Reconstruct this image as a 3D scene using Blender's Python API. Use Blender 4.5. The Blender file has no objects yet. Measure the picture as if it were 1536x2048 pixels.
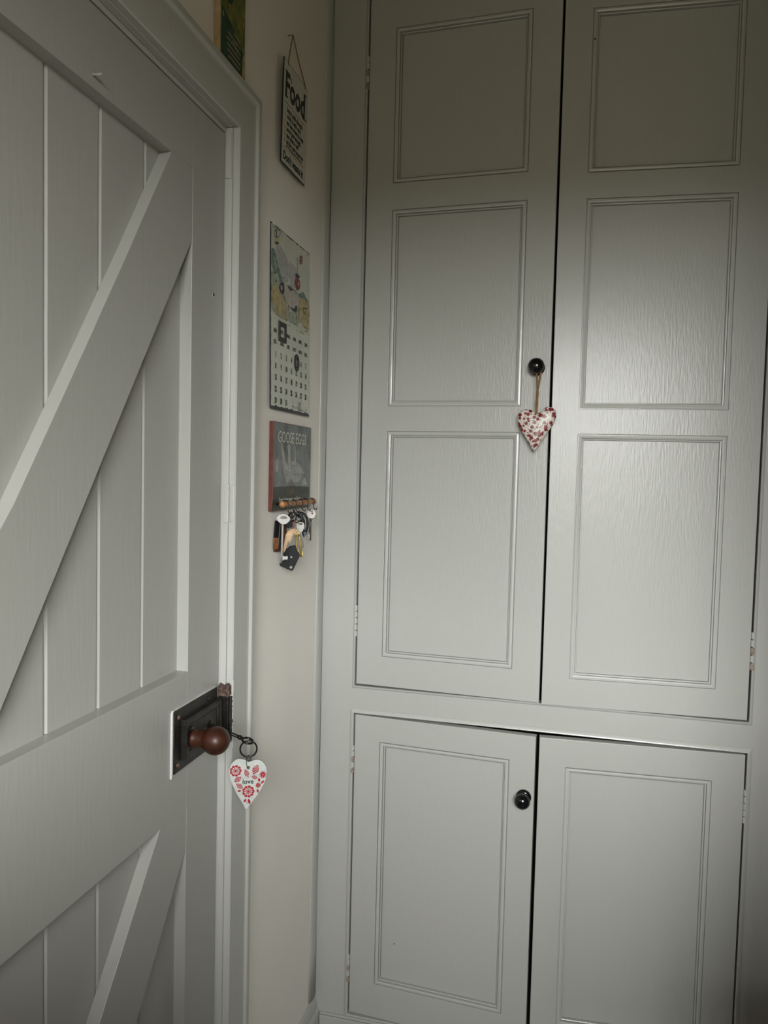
import bpy, bmesh, math, random
from mathutils import Vector, Matrix
random.seed(7)
PI = math.pi
SC = bpy.context.scene
COL = SC.collection

# ------------------------------------------------------------------ camera
cam_d = bpy.data.cameras.new('camera'); cam = bpy.data.objects.new('camera', cam_d); COL.objects.link(cam)
SC.camera = cam
yaw, pit, roll = .242378, .05292, .02384
fw = Vector((-math.sin(yaw)*math.cos(pit), math.cos(yaw)*math.cos(pit), -math.sin(pit)))
ri = Vector((math.cos(yaw), math.sin(yaw), 0)); up = ri.cross(fw)
r2 = ri*math.cos(roll)+up*math.sin(roll); u2 = -ri*math.sin(roll)+up*math.cos(roll)
M = Matrix((r2, u2, -fw)).transposed().to_4x4(); M.translation = Vector((.6174, -1.85, 1.57))
cam.matrix_world = M
cam_d.sensor_fit = 'HORIZONTAL'; cam_d.sensor_width = 36; cam_d.lens = 1522.7/1536*36
cam_d.clip_start = .02

# ------------------------------------------------------------------ colour management, world, light
SC.view_settings.view_transform = 'Standard'; SC.view_settings.look = 'None'
SC.view_settings.gamma = 1; SC.view_settings.use_curve_mapping = False
SC.view_settings.exposure = 0.0
W = bpy.data.worlds.new('overcast'); SC.world = W; W.use_nodes = True
nt = W.node_tree; nt.nodes.clear()
wo = nt.nodes.new('ShaderNodeOutputWorld'); bg = nt.nodes.new('ShaderNodeBackground')
tc = nt.nodes.new('ShaderNodeTexCoord'); sx = nt.nodes.new('ShaderNodeSeparateXYZ'); cr = nt.nodes.new('ShaderNodeValToRGB')
mr = nt.nodes.new('ShaderNodeMapRange'); mr.inputs[1].default_value = -1; mr.inputs[2].default_value = 1
nt.links.new(tc.outputs['Generated'], sx.inputs[0]); nt.links.new(sx.outputs[2], mr.inputs[0]); nt.links.new(mr.outputs[0], cr.inputs[0])
e = cr.color_ramp.elements
e[0].position = .0; e[0].color = (.050, .045, .030, 1)          # garden ground seen from the window
e[1].position = 1; e[1].color = (.98, .98, .96, 1)
x = e.new(.495); x.color = (.060, .055, .038, 1)
x = e.new(.505); x.color = (.10, .105, .09, 1)                   # hedges and houses along the horizon
x = e.new(.522); x.color = (.86, .865, .85, 1)
nt.links.new(cr.outputs[0], bg.inputs[0]); bg.inputs[1].default_value = 47
nt.links.new(bg.outputs[0], wo.inputs[0])
WIN = (.46, 1.45, 1.15, 2.37, -2.8)                                # kitchen window behind the photographer: x0 x1 z0 z1 y
pl = bpy.data.lights.new('window_daylight_portal', 'AREA'); pl.shape = 'RECTANGLE'; pl.size = WIN[1]-WIN[0]; pl.size_y = WIN[3]-WIN[2]
pl.cycles.is_portal = True
po = bpy.data.objects.new('window_daylight_portal', pl); COL.objects.link(po)
po.location = ((WIN[0]+WIN[1])/2, WIN[4]-.10, (WIN[2]+WIN[3])/2); po.rotation_euler = (PI/2, 0, 0)   # -Z towards +Y

# ------------------------------------------------------------------ materials
def nodes(name):
    m = bpy.data.materials.new(name); m.use_nodes = True
    return m, m.node_tree, m.node_tree.nodes['Principled BSDF']
def mat(name, c, rough=.5, metal=0, spec=.5, var=0, vs=30, bump=0, bs=60, stretch=(1, 1, 1), c2=None, coat=0):
    m, t, b = nodes(name)
    b.inputs['Base Color'].default_value = (*c, 1); b.inputs['Roughness'].default_value = rough
    b.inputs['Metallic'].default_value = metal; b.inputs['Specular IOR Level'].default_value = spec
    b.inputs['Coat Weight'].default_value = coat
    if var or bump:
        tc = t.nodes.new('ShaderNodeTexCoord'); mp = t.nodes.new('ShaderNodeMapping'); mp.inputs['Scale'].default_value = stretch
        t.links.new(tc.outputs['Object'], mp.inputs[0])
    if var:
        n = t.nodes.new('ShaderNodeTexNoise'); n.inputs['Scale'].default_value = vs; n.inputs['Detail'].default_value = 4
        r = t.nodes.new('ShaderNodeValToRGB'); t.links.new(mp.outputs[0], n.inputs['Vector']); t.links.new(n.outputs[0], r.inputs[0])
        k = c2 or tuple(max(0, q*(1-var)) for q in c)
        r.color_ramp.elements[0].position = .35; r.color_ramp.elements[1].position = .65
        r.color_ramp.elements[0].color = (*k, 1); r.color_ramp.elements[1].color = (*c, 1)
        t.links.new(r.outputs[0], b.inputs['Base Color'])
    if bump:
        n = t.nodes.new('ShaderNodeTexNoise'); n.inputs['Scale'].default_value = bs; n.inputs['Detail'].default_value = 5
        t.links.new(mp.outputs[0], n.inputs['Vector'])
        bp = t.nodes.new('ShaderNodeBump'); bp.inputs['Strength'].default_value = bump; bp.inputs['Distance'].default_value = .001
        t.links.new(n.outputs[0], bp.inputs['Height']); t.links.new(bp.outputs[0], b.inputs['Normal'])
    return m
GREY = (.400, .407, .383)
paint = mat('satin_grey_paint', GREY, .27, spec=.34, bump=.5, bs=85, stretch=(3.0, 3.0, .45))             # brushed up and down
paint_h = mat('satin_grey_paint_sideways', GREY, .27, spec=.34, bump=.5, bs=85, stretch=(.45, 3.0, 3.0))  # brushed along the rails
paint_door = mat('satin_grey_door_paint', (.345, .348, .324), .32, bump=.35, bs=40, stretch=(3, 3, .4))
paint_trim = mat('gloss_grey_trim_paint', (.43, .437, .412), .25, bump=.5, bs=45, stretch=(3, 3, .6))
chipped = mat('chipped_brown_undercoat', (.42, .33, .26), .6, var=.7, vs=300)
wallp = mat('cream_wall_paint', (.80, .78, .725), .85, bump=.25, bs=90, var=.05, vs=3)
ceilp = mat('ceiling_paint', (.30, .26, .20), .9, bump=.1)
floorm = mat('stone_floor', (.22, .19, .155), .55, var=.3, vs=8, bump=.2)
dark_in = mat('cupboard_inside', (.03, .027, .022), .9, var=.2)
roomp = mat('room_paint', (.33, .28, .21), .85, bump=.15)
black_gloss = mat('black_lacquer', (.004, .004, .005), .14, coat=0, bump=.1, bs=200)
twine = mat('jute_twine', (.30, .155, .055), .85, var=.5, vs=600, bump=.8, bs=900)
def red_spots():
    m, t, b = nodes('speckled_glaze'); b.inputs['Roughness'].default_value = .35
    tc = t.nodes.new('ShaderNodeTexCoord')
    def vor(scale, cut, seed):
        mp = t.nodes.new('ShaderNodeMapping'); mp.inputs['Location'].default_value = (seed, seed*2, seed*.7); t.links.new(tc.outputs['Object'], mp.inputs[0])
        n = t.nodes.new('ShaderNodeTexVoronoi'); n.inputs['Scale'].default_value = scale; t.links.new(mp.outputs[0], n.inputs['Vector'])
        c = t.nodes.new('ShaderNodeMath'); c.operation = 'LESS_THAN'; c.inputs[1].default_value = cut; t.links.new(n.outputs['Distance'], c.inputs[0]); return c
    a = vor(105, .44, 0); g = vor(210, .30, .37)
    m1 = t.nodes.new('ShaderNodeMix'); m1.data_type = 'RGBA'; m1.inputs[6].default_value = (.60, .55, .49, 1); m1.inputs[7].default_value = (.05, .06, .05, 1)
    m2 = t.nodes.new('ShaderNodeMix'); m2.data_type = 'RGBA'; m2.inputs[7].default_value = (.17, .008, .016, 1)
    t.links.new(g.outputs[0], m1.inputs[0]); t.links.new(m1.outputs[2], m2.inputs[6]); t.links.new(a.outputs[0], m2.inputs[0]); t.links.new(m2.outputs[2], b.inputs['Base Color'])
    return m
spots = red_spots()
white_tag = mat('distressed_white_wood', (.47, .495, .465), .6, var=.12, vs=120, c2=(.41, .44, .42), bump=.3, bs=300)
tag_edge = mat('bare_wood_edge', (.36, .33, .25), .8, var=.4, vs=200)
red_ink = mat('red_print', (.30, .004, .018), .5)
ink = mat('black_ink', (.012, .012, .014), .55)
grey_ink = mat('grey_ink', (.17, .17, .18), .6)
red_faint = mat('faded_red_ink', (.42, .16, .10), .6)
iron = mat('blackened_iron', (.035, .032, .028), .42, metal=.55, bump=.9, bs=130, var=.5, vs=40, c2=(.02, .018, .016))
iron_dk = mat('dark_key_iron', (.03, .025, .022), .3, metal=.8)
rust = mat('rusty_worn_edge', (.16, .095, .07), .7, var=.9, vs=110, bump=.8, bs=200)
white_chip = mat('bare_white_paint_edge', (.58, .60, .57), .4, bump=.8, bs=160)
knobwood = mat('polished_brown_wood', (.046, .014, .0065), .42, spec=.3, var=.6, vs=30, stretch=(.3, 1, 1), c2=(.020, .007, .004), coat=.05)
steel = mat('nickel_steel', (.33, .325, .31), .48, metal=.35, bump=.6, bs=250)
steel_dk = mat('dull_steel', (.13, .13, .12), .4, metal=.5)
brass = mat('brass', (.36, .27, .095), .42, metal=.55)
leather = mat('black_leather', (.006, .006, .008), .5, spec=.2, bump=.3, bs=200)
brownlea = mat('brown_leather', (.10, .035, .016), .5, var=.6, vs=120, c2=(.03, .012, .008))
orangelea = mat('orange_brown_leather', (.28, .10, .03), .5, var=.5, vs=90)
birdwood = mat('pale_bird_wood', (.52, .35, .20), .6, var=.3, vs=100)
birdwing = mat('bird_wing_wood', (.58, .42, .25), .6, var=.2, vs=100)
bead_wood = mat('peg_wood', (.46, .24, .10), .45, var=.5, vs=90, c2=(.26, .11, .04))
slate = mat('slate_picture_ground', (.085, .10, .10), .5, var=.5, vs=22, c2=(.20, .22, .21))
board_side = mat('reddish_board_edge', (.13, .028, .016), .55, var=.4, vs=60)
goosewhite = mat('pale_goose_print', (.40, .41, .38), .5, var=.35, vs=60)
gooseline = mat('goose_outline_print', (.14, .15, .15), .5)
cloudp = mat('cloud_print', (.22, .24, .235), .5, var=.3, vs=40)
grassp = mat('dark_grass_print', (.055, .066, .045), .5, var=.5, vs=60)
letterw = mat('pale_lettering', (.62, .62, .56), .5)
signwhite = mat('cream_enamel', (.60, .61, .54), .4, var=.08, vs=12)
calwhite = mat('aged_cream_tin', (.60, .62, .53), .38, var=.12, vs=8, c2=(.52, .55, .47))
edgeblack = mat('worn_black_edge', (.012, .012, .013), .5)
wash = {
 'green': mat('teal_wash', (.07, .14, .12), .5, var=.6, vs=90, c2=(.20, .28, .24)),
 'lgreen': mat('pale_green_wash', (.38, .44, .33), .5, var=.35, vs=70),
 'ochre': mat('ochre_wash', (.34, .25, .09), .5, var=.6, vs=70, c2=(.48, .44, .27)),
 'grey': mat('grey_wash', (.47, .48, .46), .5, var=.25, vs=110),
 'cow': mat('cow_cream', (.50, .46, .40), .5, var=.2, vs=70),
 'purple': mat('dark_violet_wash', (.05, .045, .06), .5, var=.5, vs=120),
 'red': mat('crimson_wash', (.27, .045, .07), .5, var=.4, vs=120),
 'dred': mat('brick_red_wash', (.22, .06, .035), .5, var=.3, vs=120),
 'yellow': mat('yellow_wash', (.50, .45, .16), .5)}
field = mat('yellow_green_field_print', (.20, .19, .035), .5, var=.7, vs=45, stretch=(1, 1, .4), c2=(.085, .12, .025))
deepgreen = mat('deep_green_print', (.012, .045, .026), .5, var=.6, vs=60, c2=(.02, .07, .035))
skyblue = mat('blue_print', (.10, .12, .17), .5, var=.3, vs=60)
pinkline = mat('pinkish_stroke_print', (.36, .27, .18), .5)
framewood = mat('pale_frame_wood', (.44, .32, .20), .5, var=.2, vs=60)
glassm = bpy.data.materials.new('window_glass'); glassm.use_nodes = True
t = glassm.node_tree; t.nodes.clear()
o_ = t.nodes.new('ShaderNodeOutputMaterial'); mx = t.nodes.new('ShaderNodeMixShader'); tr = t.nodes.new('ShaderNodeBsdfTransparent'); gl = t.nodes.new('ShaderNodeBsdfGlossy'); gl.inputs['Roughness'].default_value = .02
mx.inputs[0].default_value = .06; t.links.new(tr.outputs[0], mx.inputs[1]); t.links.new(gl.outputs[0], mx.inputs[2]); t.links.new(mx.outputs[0], o_.inputs[0])

# ------------------------------------------------------------------ helpers
def link(name, me, mats=None, parent=None, mw=None, smooth=False):
    o = bpy.data.objects.new(name, me); COL.objects.link(o)
    if parent is not None: o.parent = parent
    if mw is not None: o.matrix_local = mw
    if mats is not None:
        for m in (mats if isinstance(mats, (list, tuple)) else [mats]): me.materials.append(m)
    if smooth:
        for p in me.polygons: p.use_smooth = True
    return o
def obj(name, bm, mats=None, parent=None, mw=None, smooth=False, bevel=0, seg=2):
    bmesh.ops.recalc_face_normals(bm, faces=bm.faces)
    me = bpy.data.meshes.new(name); bm.to_mesh(me); bm.free()
    o = link(name, me, mats, parent, mw, smooth)
    if bevel:
        b = o.modifiers.new('edge', 'BEVEL'); b.width = bevel; b.segments = seg; b.limit_method = 'ANGLE'; b.angle_limit = math.radians(35)
    return o
def empty(name, mw=None, loc=(0, 0, 0), parent=None):
    o = bpy.data.objects.new(name, None); COL.objects.link(o); o.empty_display_size = .05
    if parent is not None: o.parent = parent
    if mw is not None: o.matrix_local = mw
    else: o.location = loc
    return o
def tag(o, label, cat, group=None):
    o['label'] = label; o['category'] = cat
    if group: o['group'] = group
    return o
def struct(o): o['kind'] = 'structure'; return o
def box(bm, x0, x1, y0, y1, z0, z1, mi=0):
    v = [bm.verts.new((x, y, z)) for x in (x0, x1) for y in (y0, y1) for z in (z0, z1)]
    for f in ((0, 1, 3, 2), (4, 6, 7, 5), (0, 4, 5, 1), (2, 3, 7, 6), (0, 2, 6, 4), (1, 5, 7, 3)):
        bm.faces.new([v[i] for i in f]).material_index = mi
def grid_slab(bm, A, B, holes, d0, d1, f):
    """slab on a grid of cells A x B with the cells in holes left open; f maps (a,b,depth) to a point"""
    va = {}
    def V(i, j, k):
        if (i, j, k) not in va: va[(i, j, k)] = bm.verts.new(f(A[i], B[j], (d0, d1)[k]))
        return va[(i, j, k)]
    solid = lambda i, j: 0 <= i < len(A)-1 and 0 <= j < len(B)-1 and (i, j) not in holes
    for i in range(len(A)-1):
        for j in range(len(B)-1):
            if not solid(i, j): continue
            for k in (0, 1): bm.faces.new([V(i, j, k), V(i+1, j, k), V(i+1, j+1, k), V(i, j+1, k)])
            for (di, dj, p, q) in ((-1, 0, (0, 0), (0, 1)), (1, 0, (1, 0), (1, 1)), (0, -1, (0, 0), (1, 0)), (0, 1, (0, 1), (1, 1))):
                if not solid(i+di, j+dj):
                    bm.faces.new([V(i+p[0], j+p[1], 0), V(i+q[0], j+q[1], 0), V(i+q[0], j+q[1], 1), V(i+p[0], j+p[1], 1)])
def ring(bm, a0, a1, b0, b1, prof, f):
    """mitred moulding running round the inside of a rectangle; prof = (inset, depth)"""
    L = []
    for w, d in prof: L.append([bm.verts.new(f(a, b, d)) for a, b in ((a0+w, b0+w), (a1-w, b0+w), (a1-w, b1-w), (a0+w, b1-w))])
    for k in range(len(L)-1):
        for i in range(4): bm.faces.new([L[k][i], L[k][(i+1) % 4], L[k+1][(i+1) % 4], L[k+1][i]])
def prism(bm, pts, d0, d1, f=lambda a, b, d: (a, b, d), mi=0):
    n = len(pts); A = [bm.verts.new(f(p[0], p[1], d0)) for p in pts]; B = [bm.verts.new(f(p[0], p[1], d1)) for p in pts]
    bm.faces.new(A).material_index = mi; bm.faces.new(B[::-1]).material_index = mi
    for i in range(n): bm.faces.new([A[i], B[i], B[(i+1) % n], A[(i+1) % n]]).material_index = mi
def lathe(bm, prof, base, axis, n=32, mi=0):
    ax = Vector(axis).normalized(); s = ax.orthogonal().normalized(); t_ = ax.cross(s); base = Vector(base); L = []
    for r, h in prof:
        c = base+ax*h
        L.append([bm.verts.new(c)] if r < 1e-6 else [bm.verts.new(c+(s*math.cos(2*PI*i/n)+t_*math.sin(2*PI*i/n))*r) for i in range(n)])
    for a, b in zip(L, L[1:]):
        for i in range(n):
            j = (i+1) % n
            vs = [a[i % len(a)], a[j % len(a)], b[j % len(b)], b[i % len(b)]]
            u = []
            for v in vs:
                if v not in u: u.append(v)
            if len(u) > 2: bm.faces.new(u).material_index = mi
    for q in (L[0], L[-1]):
        if len(q) > 1: bm.faces.new(q)
def tube(bm, pts, r, n=8, closed=False, mi=0):
    P = [Vector(p) for p in pts]; m = len(P); rs = r if isinstance(r, (list, tuple)) else [r]*m; L = []; prev = None
    for i, p in enumerate(P):
        d = (P[(i+1) % m]-P[i-1]) if closed else (P[min(i+1, m-1)]-P[max(i-1, 0)])
        d.normalize()
        s = (prev-d*prev.dot(d)) if prev is not None else d.orthogonal()
        s.normalize(); prev = s; t_ = d.cross(s)
        L.append([bm.verts.new(p+(s*math.cos(2*PI*k/n)+t_*math.sin(2*PI*k/n))*rs[i]) for k in range(n)])
    for i in range(m if closed else m-1):
        a, b = L[i], L[(i+1) % m]
        off = 0
        if closed and i == m-1:
            off = min(range(n), key=lambda q: (a[0].co-b[q].co).length)
        for k in range(n): bm.faces.new([a[k], a[(k+1) % n], b[(k+1+off) % n], b[(k+off) % n]]).material_index = mi
    if not closed: bm.faces.new(L[0]); bm.faces.new(L[-1])
def circle(cx, cy, rx, ry=None, n=20, rot=0):
    ry = ry or rx
    return [(cx+math.cos(a)*rx*math.cos(rot)-math.sin(a)*ry*math.sin(rot), cy+math.cos(a)*rx*math.sin(rot)+math.sin(a)*ry*math.cos(rot)) for a in (2*PI*i/n for i in range(n))]
def stroke_pts(a, b, w):
    dx, dy = b[0]-a[0], b[1]-a[1]; L = math.hypot(dx, dy) or 1; nx, ny = -dy/L*w/2, dx/L*w/2
    return [(a[0]+nx, a[1]+ny), (b[0]+nx, b[1]+ny), (b[0]-nx, b[1]-ny), (a[0]-nx, a[1]-ny)]
class Art:
    """flat print built as thin coloured shapes on a sign's face (a, b in metres, depth = layer)"""
    def __init__(s): s.bm = bmesh.new(); s.mats = []; s.d = 0
    def mi(s, m):
        if m not in s.mats: s.mats.append(m)
        return s.mats.index(m)
    def poly(s, pts, m):
        s.d += .000012
        f = s.bm.faces.new([s.bm.verts.new((p[0], p[1], s.d)) for p in pts]); f.material_index = s.mi(m)
    def line(s, pts, w, m):
        for a, b in zip(pts, pts[1:]): s.poly(stroke_pts(a, b, w), m)
    def build(s, name, parent, mw=None):
        for f in s.bm.faces:
            if f.normal.z < 0: f.normal_flip()
        bmesh.ops.triangulate(s.bm, faces=s.bm.faces)
        s.bm.normal_update()
        for f in s.bm.faces:
            if f.normal.z < 0: f.normal_flip()
        me = bpy.data.meshes.new(name); s.bm.to_mesh(me); s.bm.free()
        return link(name, me, s.mats, parent, mw)
def text(name, body, size, m, parent, at, z=.0006, sx=1.0, align='LEFT', rot=0, bold=0, shear=0):
    c = bpy.data.curves.new(name, 'FONT'); c.body = body; c.size = size; c.align_x = align; c.resolution_u = 2; c.extrude = .00008; c.offset = bold; c.shear = shear
    tmp = bpy.data.objects.new(name, c); COL.objects.link(tmp)
    me = bpy.data.meshes.new_from_object(tmp.evaluated_get(bpy.context.evaluated_depsgraph_get()))
    bpy.data.objects.remove(tmp); bpy.data.curves.remove(c)
    mw = Matrix.Translation((at[0], at[1], z)) @ Matrix.Rotation(rot, 4, 'Z') @ Matrix.Diagonal((sx, 1, 1, 1))
    me.transform(mw); me.materials.clear()
    return link(name, me, m, parent)
def join_text(name, items, m, parent):
    """several lines of lettering as one part; items = (body,size,x,y,sx,bold,align)"""
    bm = bmesh.new()
    for body, size, x_, y_, sx_, bold, al in items:
        o = text('lettering', body, size, m, None, (x_, y_), sx=sx_, bold=bold, align=al); bm.from_mesh(o.data); me = o.data
        bpy.data.objects.remove(o); bpy.data.meshes.remove(me)
    me = bpy.data.meshes.new(name); bm.to_mesh(me); bm.free()
    return link(name, me, m, parent)
def frame_mw(u, v, n, o):
    return Matrix((Vector(u), Vector(v), Vector(n))).transposed().to_4x4() if o is None else Matrix.Translation(Vector(o)) @ Matrix((Vector(u), Vector(v), Vector(n))).transposed().to_4x4()

# ------------------------------------------------------------------ room shell
wl = lambda a, b, d: (d, a, b)          # left wall plane: a = world y, b = world z, d = world x
DY0, DY1, DZ = -1.452, -.5725, 2.172    # door opening
bm = bmesh.new(); grid_slab(bm, [-2.8, DY0-.012, DY1+.012, .50], [0, DZ+.012, 2.85], {(1, 0)}, -.16, 0, wl)
struct(obj('wall_left', bm, wallp))
bm = bmesh.new(); box(bm, -.16, 2.5, .50, .62, 0, 2.85); struct(obj('wall_back', bm, roomp))
bm = bmesh.new(); box(bm, 1.145, 1.30, -1.75, .50, 0, 2.85); struct(obj('shade_wall_return', bm, roomp))  # unseen wall stub added to block window light from the cupboard's right side
bm = bmesh.new(); box(bm, 2.4, 2.5, -2.8, .50, 0, 2.85); struct(obj('wall_right', bm, roomp))
bm = bmesh.new(); box(bm, -.16, 2.5, -2.94, .62, 2.85, 2.95); struct(obj('ceiling', bm, ceilp))
bm = bmesh.new(); box(bm, -.9, 2.5, -2.94, .62, -.08, 0); struct(obj('floor', bm, floorm))
bm = bmesh.new(); grid_slab(bm, [-.16, WIN[0], WIN[1], 2.5], [0, WIN[2], WIN[3], 2.85], {(1, 1)}, -2.94, -2.8, lambda a, b, d: (a, d, b))
struct(obj('wall_front', bm, roomp))
win = struct(empty('window_1', loc=((WIN[0]+WIN[1])/2, -2.87, WIN[2])))
bm = bmesh.new(); xm = 0; hw = (WIN[1]-WIN[0])/2; hh = WIN[3]-WIN[2]
grid_slab(bm, [-hw, -hw+.045, -.018, .018, hw-.045, hw], [0, .05, hh-.045, hh], {(1, 1), (3, 1)}, -.02, .025, lambda a, b, d: (a, d, b))
obj('window_frame', bm, paint_trim, win, bevel=.003)
for s in (-1, 1):
    bm = bmesh.new(); box(bm, min(s*.018, s*(hw-.045)), max(s*.018, s*(hw-.045)), -.002, .002, .05, hh-.045); obj('pane', bm, glassm, win)
# room beyond the plank door is closed off by the door itself
# skirting board on the left wall between door and cupboard
bm = bmesh.new()
prof = [(0, 0), (.017, 0), (.017, .140), (.0155, .147), (.011, .155), (.010, .166), (.006, .178), (0, .186)]
A = [[bm.verts.new((px_, y_, pz_)) for px_, pz_ in prof] for y_ in (-.482, .0)]
for i in range(len(prof)): j = (i+1) % len(prof); bm.faces.new([A[0][i], A[0][j], A[1][j], A[1][i]])
bm.faces.new(A[0]); bm.faces.new(A[1][::-1])
struct(obj('baseboard_left', bm, paint_trim))
# rounded batten that covers the joint of wall and cupboard
bm = bmesh.new()
prof = [(0, -.046), (.0025, -.0445), (.005, -.039), (.0068, -.030), (.0072, -.022), (.0066, -.014), (.0048, -.006), (.0042, -.002), (.0040, 0), (0, 0)]
A = [[bm.verts.new((a+.0004*math.sin(z_*9+a*900), b+.0008*math.sin(z_*5), z_)) for a, b in prof] for z_ in [.19+i*.133 for i in range(21)]]
for k in range(20):
    for i in range(len(prof)): j = (i+1) % len(prof); bm.faces.new([A[k][i], A[k][j], A[k+1][j], A[k+1][i]])
bm.faces.new(A[0]); bm.faces.new(A[-1][::-1])
struct(obj('trim_5', bm, paint_trim, smooth=True))

# ------------------------------------------------------------------ door frame: architrave (trim_1..3) and lining (trim_4)
ap = [(0, -.0), (0, .0095), (0, .0180), (.0018, .0200), (.062, .0200), (.0665, .0208), (.0700, .0250), (.0715, .0258), (.0815, .0258), (.0840, .0235), (.0840, 0)]
yL, yR, zt = -1.458, -.567, 2.176
def arch(name, A, B):
    bm = bmesh.new(); S = [[bm.verts.new((x_, *F(w))) for w, x_ in ap] for F in (A, B)]
    n = len(ap)
    for i in range(n): j = (i+1) % n; bm.faces.new([S[0][i], S[0][j], S[1][j], S[1][i]])
    bm.faces.new(S[0]); bm.faces.new(S[1][::-1])
    return struct(obj(name, bm, paint_trim))
arch('trim_1', lambda w: (yR+w, 0), lambda w: (yR+w, zt+w))
arch('trim_2', lambda w: (yL-w, zt+w), lambda w: (yR+w, zt+w))
arch('trim_3', lambda w: (yL-w, 0), lambda w: (yL-w, zt+w))
lin = struct(empty('trim_4', loc=(0, 0, 0)))
bm = bmesh.new(); box(bm, -.16, .0080, DY1, DY1+.011, 0, DZ+.002); box(bm, -.03, .0060, DY1-.0010, DY1, .55, 1.063); obj('door_jamb', bm, paint_trim, lin, bevel=.0012)
bm = bmesh.new(); box(bm, -.16, .0080, DY0-.011, DY0, 0, DZ+.002); obj('door_jamb', bm, paint_trim, lin, bevel=.0012)
bm = bmesh.new(); box(bm, -.16, .0080, DY0, DY1, DZ+.002, DZ+.0115); box(bm, -.05, -.004, DY0, DY1, 2.1655, DZ+.002); obj('head_jamb', bm, paint_trim, lin, bevel=.0012)
bm = bmesh.new(); box(bm, -.004, .0072, DY1-.0028, DY1, 2.085, 2.1655); obj('painted_filler', bm, paint_trim, lin, bevel=.001)     # raised strip above the crack
bm = bmesh.new(); box(bm, .0010, .0100, DY1-.0022, DY1, 1.470, 1.540); box(bm, .0095, .0185, yR-.0018, yR, 1.472, 1.538); obj('catch_plate', bm, paint_trim, lin, bevel=.001)
bm = bmesh.new(); box(bm, -.16, -.06, DY1-.04, DY1, 0, DZ); box(bm, -.16, -.06, DY0, DY0+.04, 0, DZ); box(bm, -.16, -.06, DY0+.04, DY1-.04, DZ-.04, DZ+.002); obj('door_stop', bm, paint_trim, lin)

# ------------------------------------------------------------------ plank door
door = struct(empty('door_1', loc=(-.004, -1.448, .006)))
dl = lambda a, b, d: (d+.0, a+1.448, b-.006)      # a world y, b world z, d depth relative to the door face (x=-.004)
def dp(name, bm, m=paint_door, bevel=.0004): return obj(name, bm, m, door, bevel=bevel)
Y0, Y1 = -1.448, -.5785
def dbox(bm, a0, a1, b0, b1, d0, d1):
    p = dl(a0, b0, d0); q = dl(a1, b1, d1); box(bm, p[0], q[0], p[1], q[1], p[2], q[2])
SI = -.693
for a0, a1 in ((Y0, -1.335), (SI, Y1)):
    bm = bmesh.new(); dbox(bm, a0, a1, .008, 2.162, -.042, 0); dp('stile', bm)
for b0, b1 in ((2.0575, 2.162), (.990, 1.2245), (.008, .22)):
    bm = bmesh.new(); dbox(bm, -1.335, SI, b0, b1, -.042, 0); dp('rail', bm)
# boards with V joints, recessed 21 mm; three seams read at these y positions
seams = [-1.335, -1.2405, -1.1330, -1.0255, -.9150, -.8030, SI]
for (b0, b1) in ((1.2245, 2.0575), (.22, .990)):
    for i in range(6):
        a0, a1 = seams[i], seams[i+1]; v = .0045
        pr = [(a0, -.040), (a0, -.0255), (a0+v if i else a0, -.021), (a1-v*.9 if i < 5 else a1, -.021), (a1, -.0255), (a1, -.040)]
        bm = bmesh.new(); A = [bm.verts.new(dl(a, b0, d)) for a, d in pr]; B = [bm.verts.new(dl(a, b1, d)) for a, d in pr]
        for k in range(6): bm.faces.new([A[k], A[(k+1) % 6], B[(k+1) % 6], B[k]])
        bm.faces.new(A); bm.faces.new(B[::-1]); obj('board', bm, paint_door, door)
def brace(pts):
    bm = bmesh.new(); prism(bm, [(a, b) for a, b in pts], -.021, -.0004, dl); dp('brace', bm)
brace([(-.7605, 2.0575), (-.8747, 1.8760), (-.9600, 1.7440), (-1.0452, 1.6140), (-1.1045, 1.5240), (-1.335, 1.170+.0545), (-1.2000, 1.2245), (-1.1282, 1.2869), (-.9722, 1.5220), (-.8285, 1.7380), (SI, 1.9420), (SI, 2.0575)])
brace([(-.7770, .990), (-.9378, .7820), (-1.335, .268), (-1.335, .22), (-1.2100, .22), (-.8321, .7290), (SI, .9180), (SI, .990)])
bm = bmesh.new(); lathe(bm, [(.0001, 0), (.003, .0002), (.0045, .0005), (.0045, .0001)], dl(-.6149, 1.8693, 0), (1, 0, 0), 16); obj('screw_hole', bm, white_chip, door, smooth=True)
bm = bmesh.new(); lathe(bm, [(.0028, .0004), (.0028, .0008), (0, .0008)], dl(-.6158, 1.8712, 0), (1, 0, 0), 12); obj('screw_hole', bm, ink, door)
bm = bmesh.new(); tube(bm, [dl(-.9614, 2.0735, -.001), dl(-.9600, 2.073, .008), dl(-.9590, 2.0745, .012)], .0016, 8); obj('painted_nail', bm, paint_door, door, smooth=True)

# rim lock on the door
lock = empty('rim_lock', parent=door, mw=Matrix.Translation(dl(-.745, 1.066, 0)))
LW, LH = .166, .105                       # local: a along +y, b up, d out of the door
lf = lambda a, b, d: (d, a, b)
bm = bmesh.new()
oc = [(0, 0), (LW, 0), (LW, LH-.028), (LW-.012, LH-.022), (LW-.013, LH), (0, LH)]
prism(bm, oc, 0, .0052, lf); obj('back_plate', bm, [iron], lock, bevel=.0012)
bm = bmesh.new()
a0, a1, b0, b1 = .022, LW-.010, .016, LH-.020
ring(bm, a0, a1, b0, b1, [(0, .005), (.0005, .0125), (.003, .0150), (.010, .0150), (.013, .0128), (.014, .0110)], lf)
v = [bm.verts.new(lf(a, b, .0110)) for a, b in ((a0+.014, b0+.014), (a1-.014, b0+.014), (a1-.014, b1-.014), (a0+.014, b1-.014))]
bm.faces.new(v); bmesh.ops.remove_doubles(bm, verts=bm.verts, dist=.00001); obj('lock_case', bm, iron, lock)
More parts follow.
